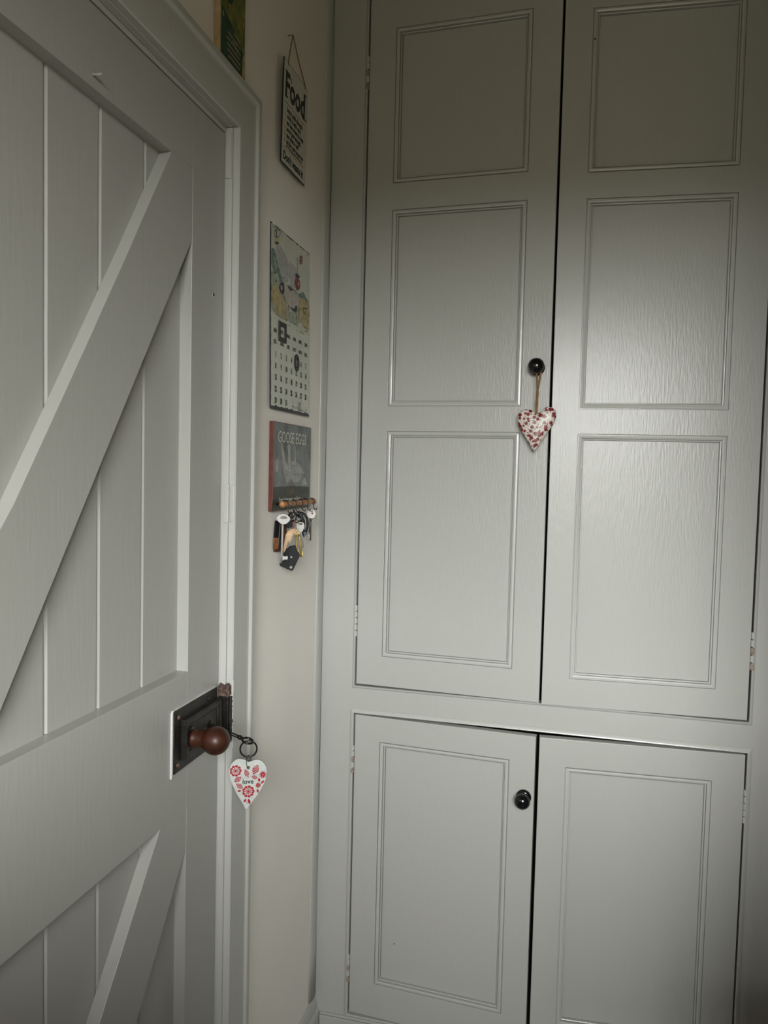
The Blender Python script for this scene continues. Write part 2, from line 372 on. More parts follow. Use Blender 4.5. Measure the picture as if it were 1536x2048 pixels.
for i, (a, b) in enumerate(((.012, .093), (.118, .094), (.010, .012))):
    bm = bmesh.new(); lathe(bm, [(.0048, .005), (.0046, .0068), (.003, .0082), (0, .0084)], lf(a, b, 0), (1, 0, 0), 14); obj('screw', bm, rust if i != 1 else iron, lock, smooth=True)
bm = bmesh.new(); prism(bm, [(-.0055, -.006), (-.0003, -.002), (-.0003, LH+.002), (-.0045, LH-.002)], 0, .0035, lf); obj('paint_edge', bm, white_chip, lock, bevel=.0008)
bm = bmesh.new(); prism(bm, [(0, LH+.0003), (.02, LH+.0015), (.07, LH+.0008), (.11, LH+.0022), (.155, LH+.0005), (.155, LH), (0, LH)], 0, .0030, lf); obj('paint_edge', bm, white_chip, lock)
bm = bmesh.new(); prism(bm, [(.106, .035), (.114, .030), (.122, .035), (.121, .050), (.114, .056), (.107, .050)], .0108, .0128, lf); obj('keyhole_cover', bm, iron_dk, lock, bevel=.0006)
knob = empty('door_knob', parent=lock, mw=Matrix.Translation(lf(.0425, .049, 0)))
bm = bmesh.new(); lathe(bm, [(.0190, .011), (.0190, .0128), (.0170, .0142), (.0130, .0150), (.0120, .017)], (0, 0, 0), (1, 0, 0), 32); o = obj('knob_rose', bm, iron_dk, lock, mw=Matrix.Translation(lf(.0425, .049, 0)), smooth=True)
R = .0238; cxk = .0575
pf = [(.0128, .016), (.0160, .0175), (.0163, .0205), (.0148, .0225), (.0150, .0290), (.0152, .0345), (.0160, .0390)]
a = math.asin(.0172/R)
for i in range(19): th = PI-a-(PI-a)*i/18; pf.append((R*math.sin(th), cxk+R*math.cos(th)))
bpy.data.objects.remove(knob)
bm = bmesh.new(); lathe(bm, pf, (0, 0, 0), (1, 0, 0), 48); obj('door_knob', bm, knobwood, lock, mw=Matrix.Translation(lf(.0425, .049, 0)), smooth=True)['label'] = 'polished brown wooden ball knob'
# keep on the jamb with broken paint above it
keep = empty('lock_keep', parent=lin)
bm = bmesh.new(); box(bm, -.0035, .0170, -.5790, DY1+.001, 1.062, 1.150)
for i in range(24): j_ = random.uniform(0, .003); box(bm, .0165, .0195+j_*.6, -.5760+random.uniform(0, .001), -.5660+j_*.4, 1.064+i*.0035, 1.0685+i*.0035)
obj('keep_case', bm, iron, keep, bevel=.0012)
bm = bmesh.new()
prism(bm, [(-.0035, 1.151), (.016, 1.150), (.0195, 1.153), (.0190, 1.170), (.0140, 1.1745), (.006, 1.170), (-.001, 1.174), (-.0035, 1.168)], -.5800, -.5710, lambda a, b, d: (a, d, b))
obj('bare_wood_patch', bm, rust, keep, bevel=.001)
bm = bmesh.new()
for k in range(11): j_ = random.uniform(0, .0008); box(bm, .0197+j_, .0208+j_, -.5680, -.5652+j_, 1.052+k*.0115, 1.0635+k*.0115)
obj('paint_edge', bm, white_chip, keep)

# ------------------------------------------------------------------ key in the lock and heart keyring
KF = Vector((.40, -.9165, 0)); KU = Vector((.9165, .40, 0)); ZV = Vector((0, 0, 1))
key = tag(empty('key', loc=(.0085, -.629, 1.1125)), 'dark iron key sticking out of the black rim lock beside the wooden knob', 'key')
k0 = Vector((0, 0, 0)); k1 = Vector((.0620, 0, -.0178))
bm = bmesh.new(); tube(bm, [k0-(k1-k0)*.25, k0, k0.lerp(k1, .5), k1], .0031, 10); tube(bm, [k0.lerp(k1, .86), k0.lerp(k1, .93)], .0042, 10); obj('shaft', bm, iron_dk, key, smooth=True)
bm = bmesh.new(); ax = (k1-k0).normalized(); c = k1+ax*.0085
bo = [c+ax*math.cos(2*PI*i/24)*.0095+Vector((0, 1, .04))*math.sin(2*PI*i/24)*.0095 for i in range(24)]
tube(bm, bo, .0020, 8, True); obj('bow', bm, iron_dk, key, smooth=True)
RC = Vector((.078, -.6233, 1.0755))
hk = tag(empty('heart_keyring', loc=(.078, -.6212, 1.0141)), 'white wooden heart tag printed with red flowers and love, hanging from the door key', 'keyring')
H0 = Vector((.078, -.6212, 1.0141))
bm = bmesh.new(); tube(bm, [RC-H0+KU*math.cos(2*PI*i/40)*.0146+ZV*math.sin(2*PI*i/40)*.0146 for i in range(40)], .0015, 8, True); obj('split_ring', bm, iron_dk, hk, smooth=True)
k5 = .8865/13.96*.001; hz = lambda p: ((p[0]-796)*k5, -(p[1]-1047)*k5)
HO = [(780, 460), (730, 410), (640, 370), (500, 350), (400, 400), (310, 490), (265, 620), (262, 760), (298, 920), (350, 1060), (410, 1200), (470, 1335), (530, 1440), (600, 1560), (660, 1660), (710, 1760), (740, 1805), (790, 1760), (860, 1660), (960, 1530), (1050, 1400), (1150, 1230), (1230, 1080), (1280, 920), (1300, 760), (1280, 620), (1220, 510), (1140, 430), (1040, 395), (940, 405), (850, 440)]
kf = Matrix((KU, ZV, KF)).transposed().to_4x4()
bm = bmesh.new(); prism(bm, [hz(p) for p in HO], -.0022, .0018); 
for f in bm.faces:
    if abs(f.calc_center_median().z) < .0015: f.material_index = 1
obj('heart', bm, [white_tag, tag_edge], hk, kf, bevel=.0005)
ar = Art()
def flower(cx, cy, r, petals=9):
    for i in range(petals): a = 2*PI*i/petals; ar.poly([hz(q) for q in circle(cx+math.cos(a)*r*.76, cy+math.sin(a)*r*.76, r*.29, n=12)], red_ink)
    ar.poly([hz(q) for q in circle(cx, cy, r*.84, n=24)], red_ink)
    for i in range(petals+2): a = 2*PI*i/(petals+2); ar.poly([hz(q) for q in circle(cx+math.cos(a)*r*.56, cy+math.sin(a)*r*.56, r*.20, r*.105, n=10, rot=a)], white_tag)
    ar.poly([hz(q) for q in circle(cx, cy, r*.30, n=16)], white_tag); ar.poly([hz(q) for q in circle(cx, cy, r*.23, n=16)], red_ink)
def leaf(cx, cy, L, w, rot, striped=True):
    pts = []
    for i in range(13): t_ = i/12; pts.append((-L+2*L*t_, w*math.sin(PI*t_)))
    for i in range(1, 12): t_ = 1-i/12; pts.append((-L+2*L*t_, -w*math.sin(PI*t_)))
    c_, s_ = math.cos(rot), math.sin(rot); T = lambda p: hz((cx+p[0]*c_-p[1]*s_, cy+p[0]*s_+p[1]*c_))
    ar.poly([T(p) for p in pts], red_ink)
    if striped:
        for k in range(5):
            x0 = -L*.62+k*L*.30; h = w*math.sin(PI*(x0+L)/(2*L))*.78
            for sgn in (-1, 1): ar.poly([T(p) for p in stroke_pts((x0+L*.12, 0), (x0-L*.06, sgn*h), L*.085)], white_tag)
def star(cx, cy, r, n=10):
    for i in range(n): a = 2*PI*i/n; ar.poly([hz(q) for q in circle(cx+math.cos(a)*r*.55, cy+math.sin(a)*r*.55, r*.45, r*.15, n=10, rot=a)], red_ink)
    ar.poly([hz(q) for q in circle(cx, cy, r*.45, n=14)], red_ink); ar.poly([hz(q) for q in circle(cx, cy, r*.14, n=10)], white_tag)
flower(440, 690, 158); flower(795, 1290, 165); star(1188, 825, 110); star(1062, 1120, 85)
leaf(985, 675, 150, 88, math.radians(-66)); leaf(740, 765, 130, 62, math.radians(68)); leaf(500, 930, 118, 70, math.radians(-38)); leaf(550, 1120, 125, 60, math.radians(38)); leaf(960, 885, 92, 55, math.radians(22))
for a in ((1085, 965, 60, 32, 80), (1182, 1030, 62, 30, -52), (1052, 1275, 62, 28, 82), (545, 1255, 55, 28, -5), (708, 1535, 58, 30, -60), (820, 1565, 85, 36, 75)): leaf(a[0], a[1], a[2], a[3], math.radians(a[4]), False)
sw = [(585, 850), (620, 885), (680, 900), (740, 900), (800, 885), (860, 855), (900, 835), (1000, 840), (1090, 845)]
ar.line([hz(p) for p in sw], .0003, grey_ink)
ar.poly([hz(q) for q in circle(760, 1600, 14, 22, 10)], grey_ink)
ar.build('flower_print', hk, kf @ Matrix.Translation((0, 0, .0019)))
tx = join_text('lettering', [('love', .0118, hz((625, 1065))[0], hz((625, 1065))[1], 1.0, .0002, 'LEFT')], ink, hk); tx.matrix_local = kf @ Matrix.Translation((0, 0, .0016))
bm = bmesh.new()
def h3(x_, y_, d): q = hz((x_, y_)); return KU*q[0]+ZV*q[1]+KF*d
tube(bm, [h3(800, 250, .002), h3(750, 330, .003), h3(730, 400, .003), h3(735, 500, .0032), h3(750, 590, .0028), h3(780, 610, .0015)], .0006, 6)
tube(bm, [h3(780, 420, .002), h3(830, 400, .003), h3(840, 330, .003), h3(800, 270, .001), h3(760, 300, -.002), h3(770, 380, -.001)], .0007, 6)
obj('wire_loop', bm, iron_dk, hk, smooth=True)
bm = bmesh.new(); lathe(bm, [(.0030, .0016), (.0030, .0021), (.0018, .0022), (0, .0019)], h3(785, 610, 0), KF, 14); obj('hole', bm, rust, hk)

# ------------------------------------------------------------------ built-in cupboard
cup = tag(empty('cupboard', loc=(.004, 0, 0)), 'tall built-in cupboard painted grey with two upper and two lower panelled doors', 'cupboard')
ci = Matrix.Translation((-.004, 0, 0))
yl = lambda a, b, d: (a, d, b)
bm = bmesh.new()
grid_slab(bm, [.004, .0935, 1.0235, 1.143], [0, .152, .9525, 1.0225, 2.7225, 2.848], {(1, 1), (1, 3)}, 0, .024, yl)
obj('face_frame', bm, paint, cup, ci, bevel=.001)
for a0, a1, b0, b1, w in ((.0935, 1.0235, .152, .9525, .0115), (.0935, 1.0235, 1.0225, 2.7225, .0080)):
    bm = bmesh.new(); g = .0012
    pr = [(-w, .0), (-w, .0008), (-w+.0012, .0009), (-w+.0016, -.0012), (-w*.6, -.0034), (-w*.3, -.0052), (-.0010, -.0058), (.0006, -.0040), (.0008, .006)]
    if b0 > 1: pr = [(w_, d_ if 1 else 0) for w_, d_ in pr]
    ring(bm, a0, a1, b0 if b0 < 1 else b0+.0, b1 if b0 > 1 else b1, pr, yl); obj('cock_bead', bm, paint_trim, cup, ci, smooth=False)
bm = bmesh.new(); box(bm, .004, .024, .025, .49, 0, 2.85); box(bm, 1.12, 1.143, .025, .49, 0, 2.85); box(bm, .024, 1.12, .47, .49, 0, 2.85)
for z_ in (.13, .98, 1.6, 2.2, 2.74): box(bm, .024, 1.12, .06 if z_ not in (.13, .98, 2.74) else .025, .47, z_, z_+.02)
obj('carcass', bm, dark_in, cup, ci)
bm = bmesh.new(); box(bm, .018, 1.143, -.008, -.0002, .001, .138); box(bm, .018, 1.143, -.0045, -.0002, .138, .1445); obj('plinth', bm, paint_h, cup, ci, bevel=.002)

MP = [(0, 0), (.0003, .0045), (.0016, .0045), (.0020, .0004), (.0060, -.0003), (.0094, .0010), (.0099, .0082), (.0115, .0084), (.0119, .0046), (.0136, .0056), (.0140, .0135), (.0154, .0135), (.0156, .0108)]
def panel_door(hx, sgn, deg, w, z0, z1, panels, hinges, knob=None, slope_top=0):
    """local frame: a = distance from the hinge edge, z up, d = depth behind the front"""
    t_ = math.radians(deg); u = Vector((sgn*math.cos(t_), -math.sin(t_), 0)); n = Vector((sgn*math.sin(t_), math.cos(t_), 0))
    mw = Matrix.Translation((hx, 0, z0)) @ Matrix((u, n, Vector((0, 0, 1)))).transposed().to_4x4()
    f = lambda a, b, d: (a, d, b-z0)
    pa0, pa1 = sum(p[0] for p in panels)/len(panels), sum(p[1] for p in panels)/len(panels)
    B = [z0]
    for p in sorted(panels, key=lambda p: p[2]): B += [p[2], p[3]]
    B.append(z1)
    bm = bmesh.new(); grid_slab(bm, [.0018, pa0, pa1, w], B, {(1, 1+2*i) for i in range(len(panels))}, 0, .022, f)
    d = obj('door', bm, paint, cup, ci @ mw, bevel=.0012)
    for p in panels:
        bm = bmesh.new(); ring(bm, pa0, pa1, p[2], p[3], MP, f); obj('panel_moulding', bm, paint_trim, d)
        bm = bmesh.new(); box(bm, pa0+.0155, pa1-.0155, .0108, .0175, p[2]-z0+.0155, p[3]-z0-.0155); obj('panel', bm, paint, d)
    for hz0, hz1 in hinges:
        bm = bmesh.new(); n_ = 5; L = (hz1-hz0)/n_
        for k in range(n_):
            mi = 1 if (k % 2 == 0 and k < 4 and (deg+hz0*7) % 2 > 1) else 0
            lathe(bm, [(.0030, 0), (.0044, .0006), (.0044, L-.0022), (.0030, L-.0016)], (-.0020, -.0022, hz0-z0+k*L), (0, 0, 1), 14, mi)
        lathe(bm, [(.0022, -.001), (.0022, hz1-hz0)], (-.0020, -.0010, hz0-z0), (0, 0, 1), 8, 2)
        obj('hinge', bm, [paint_trim, chipped, dark_in], d, smooth=False)
    if knob:
        a, z_ = knob; bm = bmesh.new(); K = .0186; c_ = .0295
        pf = [(.0178, 0), (.0182, .0016), (.0168, .0040), (.0120, .0056), (.0088, .0075), (.0078, .0100), (.0088, .0125)]
        for i in range(15): th = math.radians(148)-math.radians(148)*i/14; pf.append((K*math.sin(th), c_+K*.86*math.cos(th)))
        lathe(bm, pf, (a, 0, z_-z0), (0, -1, 0), 40); obj('knob', bm, black_gloss, d, smooth=True)['label'] = 'round black lacquered knob'
    return d
UL = panel_door(.0955, 1, 2.4, .4615, 1.0275, 2.7170, [(.066, .3935, 1.1035, 1.6705), (.066, .3935, 1.7320, 2.2105), (.073, .398, 2.2750, 2.6435)], [(1.150, 1.232), (2.505, 2.585)], (.4310, 1.822))
UR = panel_door(1.0210, -1, 3.1, .4590, 1.0265, 2.7170, [(.072, .3985, 1.0925, 1.6675), (.072, .3985, 1.7260, 2.2030), (.0735, .3935, 2.2615, 2.6250)], [(1.1430, 1.2310), (2.505, 2.585)])
LL = panel_door(.0950, 1, 3.6, .4590, .1580, .9475, [(.069, .3975, .2470, .8835)], [(.7950, .8690), (.2410, .3150)], (.4350, .7985))
LR = panel_door(1.0215, -1, 3.4, .4605, .1580, .9470, [(.0713, .3988, .2460, .8798)], [(.7900, .8690), (.2410, .3150)])
def speck(door_, a, z_, z0, r=.002):
    bm = bmesh.new(); lathe(bm, [(r, .0), (r*.9, .0004), (0, .0004)], (a, .0103, z_-z0), (0, -1, 0), 10); obj('paint_chip', bm, rust, door_)
speck(LL, .118, .3590, .1580)
bm = bmesh.new(); lathe(bm, [(.0022, 0), (.0018, .0005), (0, .0005)], (.392, -.0003, 2.556-1.0265), (0, -1, 0), 10); obj('paint_chip', bm, ink, UR)

# ceramic heart on twine hung from the upper knob
HC = Vector((.5299, -.0545, 1.6767))
ch = tag(empty('ceramic_heart', loc=HC), 'red and white speckled ceramic heart hanging on twine from the upper black knob', 'ornament')
kc = 1.1548/8.907*.001; cz = lambda x_, y_: ((x_-641)*kc, -(y_-1496)*kc)
CO = [(645, 1225), (600, 1190), (540, 1160), (430, 1148), (360, 1180), (322, 1245), (312, 1340), (335, 1445), (395, 1550), (465, 1655), (530, 1765), (585, 1860), (620, 1905), (650, 1870), (690, 1800), (740, 1720), (820, 1590), (895, 1480), (955, 1375), (985, 1270), (970, 1175), (905, 1110), (820, 1100), (755, 1140), (700, 1205)]
bm = bmesh.new(); n = len(CO); cx, cy = 640, 1430; lv = []
for s_, d in ((.0, -.0062), (.35, -.0060), (.62, -.0052), (.82, -.0038), (.94, -.002), (1, 0), (.97, .003), (.85, .005), (.5, .006)):
    if s_ == 0: lv.append([bm.verts.new((cz(cx, cy)[0], d, cz(cx, cy)[1]))]); continue
    L = []
    for p in CO: q = cz(cx+(p[0]-cx)*s_, cy+(p[1]-cy)*s_); L.append(bm.verts.new((q[0], d, q[1])))
    lv.append(L)
for i in range(n): bm.faces.new([lv[0][0], lv[1][i], lv[1][(i+1) % n]])
for a, b in zip(lv[1:], lv[2:]):
    for i in range(n): bm.faces.new([a[i], a[(i+1) % n], b[(i+1) % n], b[i]])
bm.faces.new(lv[-1]); obj('heart', bm, spots, ch, smooth=True)
bm = bmesh.new(); A, B = [], []
for i in range(25):
    t_ = i/24; y_ = 1225-(1225-520)*t_; q = cz(0, y_)[1]; sp = .0011 if t_ < .72 else .0011+.0035*((t_-.72)/.28)
    ph = t_*13 if t_ < .72 else .72*13; ph2 = ph if t_ < .72 else ph*(1-(t_-.72)/.28)
    cx_ = cz(632+20*t_, 0)[0]
    A.append((cx_+math.cos(ph)*sp, math.sin(ph)*.001+.004*t_, q)); B.append((cx_-math.cos(ph)*sp, -math.sin(ph)*.001+.004*t_, q))
kn = Vector((.5260, -.0360, 1.8235))-HC
for S, sg in ((A, 1), (B, -1)):
    e_ = S[-1]; S.append((kn.x+sg*.0096*(1 if e_[0] > B[-1][0]-.001 and sg == 1 else 1)*(1 if A[-2][0] > B[-1][0] else -1), kn.y, kn.z-.002))
top = [(kn.x+.0098*math.cos(a), kn.y, kn.z+.0098*math.sin(a)) for a in [PI*i/10 for i in range(11)]]
tube(bm, A, .0021, 7); tube(bm, B, .0021, 7); tube(bm, top, .0018, 7)
obj('twine_loop', bm, twine, ch, smooth=True)

# full-height box added out of view to shade the cupboard's right edge
bm = bmesh.new(); box(bm, 1.035, 1.1445, -1.02, -.76, 0, 2.85); struct(obj('shade_boxing', bm, roomp))
lc = tag(empty('shade_low_cabinet', loc=(.995, -.92, 0)), 'small low cabinet before the side cabinet, added out of view to cast shade', 'cabinet')  # added block that keeps window light off the lower right door
bm = bmesh.new(); box(bm, -.062, .038, -.145, .165, .04, .88); obj('body', bm, roomp, lc, bevel=.002)
bm = bmesh.new(); box(bm, -.069, -.0625, -.150, .160, .05, .87); d_ = obj('door', bm, roomp, lc, bevel=.002)
bm = bmesh.new(); lathe(bm, [(.008, 0), (.006, .008), (.012, .018), (0, .022)], (-.069, .13, .60), (-1, 0, 0), 16); obj('knob', bm, black_gloss, d_, smooth=True)
# unseen furniture added to cast shade: side cabinet at right, refrigerator at left
sc_ = tag(empty('shade_side_cabinet', loc=(1.04, -1.415, 0)), 'broad grey side cabinet with two doors against the right-hand wall, added out of view to cast shade', 'cabinet')
bm = bmesh.new(); box(bm, -.195, .100, -.29, .28, .06, 1.075); obj('body', bm, roomp, sc_, bevel=.002)
bm = bmesh.new(); box(bm, -.202, .103, -.30, .285, 1.0755, 1.100); obj('worktop', bm, framewood, sc_, bevel=.003)
for y0 in (-.285, .000):
    bm = bmesh.new(); box(bm, -.2025, -.1955, y0+.004, y0+.276, .075, 1.065); d_ = obj('door', bm, roomp, sc_, bevel=.002)
    bm = bmesh.new(); lathe(bm, [(.008, 0), (.006, .008), (.012, .018), (0, .022)], (-.2025, y0+(.25 if y0 < 0 else .03), .60), (-1, 0, 0), 16); obj('knob', bm, black_gloss, d_, smooth=True)
fr = tag(empty('shade_fridge', loc=(.295, -1.93, 0)), 'dark refrigerator with two doors, added behind the camera to cast shade', 'shade_fridge')  # added behind the camera to darken the foot of the plank door
bm = bmesh.new(); box(bm, -.29, .29, -.28, .24, .04, 1.25); obj('body', bm, slate, fr, bevel=.01)
for z0, z1 in ((.05, .55), (.565, 1.245)):
    bm = bmesh.new(); box(bm, -.288, .288, .2405, .29, z0, z1); d_ = obj('door', bm, slate, fr, bevel=.008)
    bm = bmesh.new(); tube(bm, [(-.24, .29, z1-.25), (-.24, .325, z1-.24), (-.24, .325, z1-.06), (-.24, .29, z1-.05)], .008, 8); obj('handle', bm, steel_dk, d_, smooth=True)
for x_ in (-.24, .24):
    for y_ in (-.24, .2):
        bm = bmesh.new(); lathe(bm, [(.018, 0), (.018, .03), (.012, .045)], (x_, y_, .0005), (0, 0, 1), 12); obj('foot', bm, leather, fr)

# ------------------------------------------------------------------ things on the left wall
def wall_frame(y_, z_, x_, tilt=0):      # local x -> +Y world, local y -> up, local z -> out of the wall
    return Matrix.Translation((x_, y_, z_)) @ Matrix(((0, 0, 1), (1, 0, 0), (0, 1, 0))).to_4x4() @ Matrix.Rotation(tilt, 4, 'X')
# Food sign
fs = tag(empty('food_sign', mw=wall_frame(-.350, 2.2035, .0105, math.radians(1.0))), 'tall cream Food sign with black lettering, hung by a string above the calendar', 'sign')
FW, FH = .1425, .209
bm = bmesh.new(); box(bm, 0, FW, 0, FH, -.0025, 0); obj('plate', bm, [edgeblack], fs, bevel=.0006)
bm = bmesh.new(); box(bm, .0022, FW-.0022, .0022, FH-.0022, 0, .0003); obj('enamel_face', bm, signwhite, fs)
def serif_word(items): return items
join_text('lettering', [('Food', .072, .008, .137, .80, .0022, 'LEFT')], ink, fs)
join_text('lettering', [("Don't waste it", .0235, .010, .0105, .86, .0008, 'LEFT')], ink, fs)
# slab serifs that make the Food lettering read as on the sign
ar = Art()
for x0, y0, w_, h_ in ((.0095, .1365, .018, .0035), (.0085, .1850, .012, .0035), (.041, .1850, .0035, -.011), (.118, .1870, .016, .0035), (.128, .1365, .010, .003)):
    ar.poly([(x0, y0), (x0+w_, y0), (x0+w_, y0+h_), (x0, y0+h_)], ink)
ar.build('letter_serifs', fs, Matrix.Translation((0, 0, .00035)))['kind'] = 'stuff'
for y_ in (.1255, .0345): ar = Art(); ar.poly(stroke_pts((.010, y_), (FW-.014, y_), .0020), red_faint); ar.build('rule_line', fs, Matrix.Translation((0, 0, .00035)))
L6 = ['buy it with thought', 'cook it with care', 'use less wheat & meat', 'serve just enough', 'use what is left', 'eat the rest tomorrow']
join_text('lettering', [(s, .0148, .0235, .1095-i*.0128, .80 if len(s) < 20 else .74, .00035, 'LEFT') for i, s in enumerate(L6)]+[('and let nothing at all be thrown out', .0075, .0235, .0385, .86, .0001, 'LEFT')], ink, fs)
join_text('lettering', [(str(i+1), .0125, .011, .1095-i*.0128, .8, 0, 'LEFT') for i in range(6)], red_faint, fs)['label'] = 'faded red numerals'
bm = bmesh.new(); apx = (.0525, .2790, -.0035)
for q in ((.022, .2055, -.001), (.1225, .2055, -.001)): tube(bm, [(q[0], q[1]-.004, .0006), (q[0], q[1]+.003, .0008), tuple((q[i]+apx[i])/2 for i in range(3)), apx], .0013, 7)
obj('hanging_string', bm, twine, fs, smooth=True)
bm = bmesh.new(); tube(bm, [(apx[0], apx[1]-.0005, -.020), (apx[0], apx[1]-.0005, -.0030)], .0009, 8); obj('nail', bm, steel_dk, fs)

# tin calendar with cow picture
cal = tag(empty('tin_calendar', mw=wall_frame(-.3765, 1.6955, .0065, math.radians(-.9))), 'tall cream tin calendar with painted alpine cow and date numbers, middle of the narrow wall', 'calendar')
CW, CH = .2375, .379
bm = bmesh.new(); box(bm, 0, CW, 0, CH, -.002, 0); obj('tin_plate', bm, edgeblack, cal, bevel=.0008)
rag = []
def edge(a, b, n, amp, off):
    out = []
    for i in range(n): t_ = i/n; k = off+random.random()*amp*(1 if random.random() < .5 else .35); out.append((t_, k))
    return out
for t_, k in edge(0, 1, 34, .0035, .0012): rag.append((t_*CW if .01 < t_ else .004, .0035+k*1.3))
for t_, k in edge(0, 1, 40, .0016, .0012): rag.append((CW-k, .004+t_*(CH-.006)))
for t_, k in edge(0, 1, 34, .0040, .0010): rag.append((CW-.003-t_*(CW-.006), CH-k))
for t_, k in edge(0, 1, 44, .0020, .0028): rag.append((k, CH-.004-t_*(CH-.010)))
ar = Art(); ar.poly(rag, calwhite); ar.build('printed_face', cal, Matrix.Translation((0, 0, .0002)))
def cq(x_, y_):
    fx = (x_-105)/707; top_ = 20+620*fx; Hh = 3490-475*fx
    return (CW*fx/(1.13-.13*fx), CH*(1-(y_-top_)/Hh))
ar = Art(); P = lambda pts, m: ar.poly([cq(*p) for p in pts], m); Ln = lambda pts, w, m: ar.line([cq(*p) for p in pts], w, m)
P([(200, 470), (290, 500), (400, 700), (440, 900), (420, 1160), (330, 1180), (250, 860), (190, 600)], wash['grey'])
P([(440, 760), (560, 900), (600, 1280), (470, 1240), (420, 1000)], wash['grey'])
for _ in range(60):
    x_ = random.uniform(200, 390); y_ = random.uniform(500, 860)+(x_-200)*.7
    Ln([(x_, y_), (x_+random.uniform(-12, 12), y_+random.uniform(10, 35))], .0006, grey_ink)
for _ in range(30):
    x_ = random.uniform(640, 790); y_ = random.uniform(850, 1250)+(x_-640)*.6; Ln([(x_, y_), (x_+random.uniform(-15, 15), y_+random.uniform(20, 50))], .0005, wash['grey'])
P([(120, 520), (165, 540), (205, 720), (240, 880), (300, 1090), (318, 1180), (265, 1140), (215, 960), (190, 1010), (150, 960), (118, 800)], wash['green'])
P([(150, 640), (190, 760), (215, 880), (200, 930), (165, 830)], wash['lgreen'])
P([(120, 950), (230, 1080), (310, 1220), (360, 1560), (380, 1860), (250, 1790), (120, 1640)], wash['lgreen'])
P([(112, 1260), (200, 1180), (260, 1320), (340, 1440), (372, 1660), (365, 1840), (250, 1770), (160, 1600), (112, 1500)], wash['ochre'])
P([(420, 1190), (520, 1290), (600, 1380), (690, 1340), (740, 1450), (790, 1530), (790, 1570), (600, 1450), (500, 1340)], wash['green'])
P([(600, 1430), (700, 1470), (800, 1560), (805, 1780), (780, 1990), (640, 1880), (610, 1700)], wash['ochre'])
P([(430, 1700), (560, 1720), (640, 1900), (560, 1950), (430, 1880)], wash['lgreen'])
P([(640, 1800), (790, 1900), (800, 2060), (690, 1980)], wash['ochre'])
P([(345, 1190), (400, 1200), (480, 1290), (590, 1380), (612, 1480), (600, 1660), (560, 1800), (545, 1640), (470, 1650), (430, 1600), (410, 1820), (375, 1790), (385, 1560), (345, 1420), (325, 1290)], wash['cow'])
P([(255, 1190), (300, 1150), (340, 1180), (345, 1330), (320, 1390), (280, 1360), (245, 1270)], wash['purple'])
P([(275, 1230), (300, 1210), (310, 1290), (285, 1310)], wash['grey'])
Ln([(330, 1390), (345, 1450), (360, 1520)], .003, wash['purple'])
P([(390, 1205), (440, 1240), (490, 1300), (465, 1330), (420, 1270)], wash['purple'])
P([(450, 1620), (520, 1650), (545, 1590), (580, 1600), (570, 1700), (500, 1690)], wash['purple'])
Ln([(418, 1580), (422, 1690)], .0035, edgeblack); Ln([(390, 1600), (385, 1720), (392, 1790)], .002, wash['purple'])
Ln([(545, 1690), (560, 1760), (570, 1850)], .003, wash['purple']); Ln([(580, 1640), (600, 1740), (605, 1850)], .002, wash['purple'])
Ln([(375, 1850), (400, 1870)], .004, wash['green'])
for p in ((320, 1080, 10), (190, 1140, 14), (285, 1060, 7)): P(circle(p[0], p[1], p[2], p[2]*1.3, 10), edgeblack)
P(circle(582, 1180, 46, 112, 22, rot=-.15), wash['red']); P([(540, 1010), (575, 990), (625, 1060), (610, 1085), (545, 1050)], wash['purple']); P(circle(600, 1195, 14, 40, 12), wash['cow'])
Ln([(560, 1110), (560, 1230)], .0012, wash['dred']); Ln([(545, 1290), (600, 1300)], .0016, wash['dred'])
Ln([(570, 700), (580, 830), (573, 990)], .0024, wash['purple']); Ln([(645, 492), (650, 665)], .0008, grey_ink)
P(circle(645, 750, 24, 82, 18), wash['dred']); P(circle(642, 735, 8, 22, 10), wash['cow']); P(circle(650, 790, 8, 16, 10), wash['cow'])
Ln([(150, 190), (170, 300), (215, 330), (250, 300), (270, 230), (235, 180), (190, 190), (205, 290)], .0018, grey_ink); Ln([(170, 185), (200, 250), (205, 330)], .0035, wash['purple'])
P([(180, 350), (240, 350), (250, 400), (190, 410)], wash['yellow']); P([(165, 410), (235, 420), (240, 455), (180, 445)], wash['purple']); Ln([(280, 240), (285, 420)], .001, grey_ink)
Ln([(125, 960), (180, 1020)], .0016, wash['green'])
Ln([(680, 1620), (690, 1700), (715, 1760), (720, 1690)], .0018, wash['purple']); Ln([(690, 1640), (760, 1650), (778, 1670)], .0015, wash['purple']); Ln([(750, 1740), (765, 1810)], .0015, wash['purple'])
for _ in range(46):
    x_ = random.uniform(130, 780); y_ = 1640+(x_-130)*.62+random.uniform(-20, 150); Ln([(x_, y_), (x_+random.uniform(10, 40), y_+random.uniform(10, 45))], random.uniform(.0008, .0022), random.choice([wash['ochre'], wash['lgreen'], wash['yellow'], wash['ochre']]))
ar.build('cow_picture', cal, Matrix.Translation((0, 0, .0004)))
cx7 = [.028+i*.0305 for i in range(7)]
it = []
for r_, row in enumerate((['JAN.', 'FEB.', 'MAR.', 'APR.', 'MAY.', 'JUN.'], ['JUL.', 'AUG.', 'SEP.', 'OCT.', 'NOV.', 'DEC.'])):
    for i, s in enumerate(row):
        if s == 'FEB.': continue
        it.append((s, .0105, .026+i*.0375, CH*(1-.578-r_*.061), .88, .0004, 'CENTER'))
join_text('month_lettering', it, ink, cal).matrix_local = Matrix.Translation((0, 0, .0002)); it = []
for k in range(31):
    if k == 4: continue
    it.append((str(k+1), .0165, cx7[k % 7], CH*(1-.713-(k//7)*.0632), .66, .0007, 'CENTER'))
join_text('date_numbers', it, ink, cal).matrix_local = Matrix.Translation((0, 0, .0002))
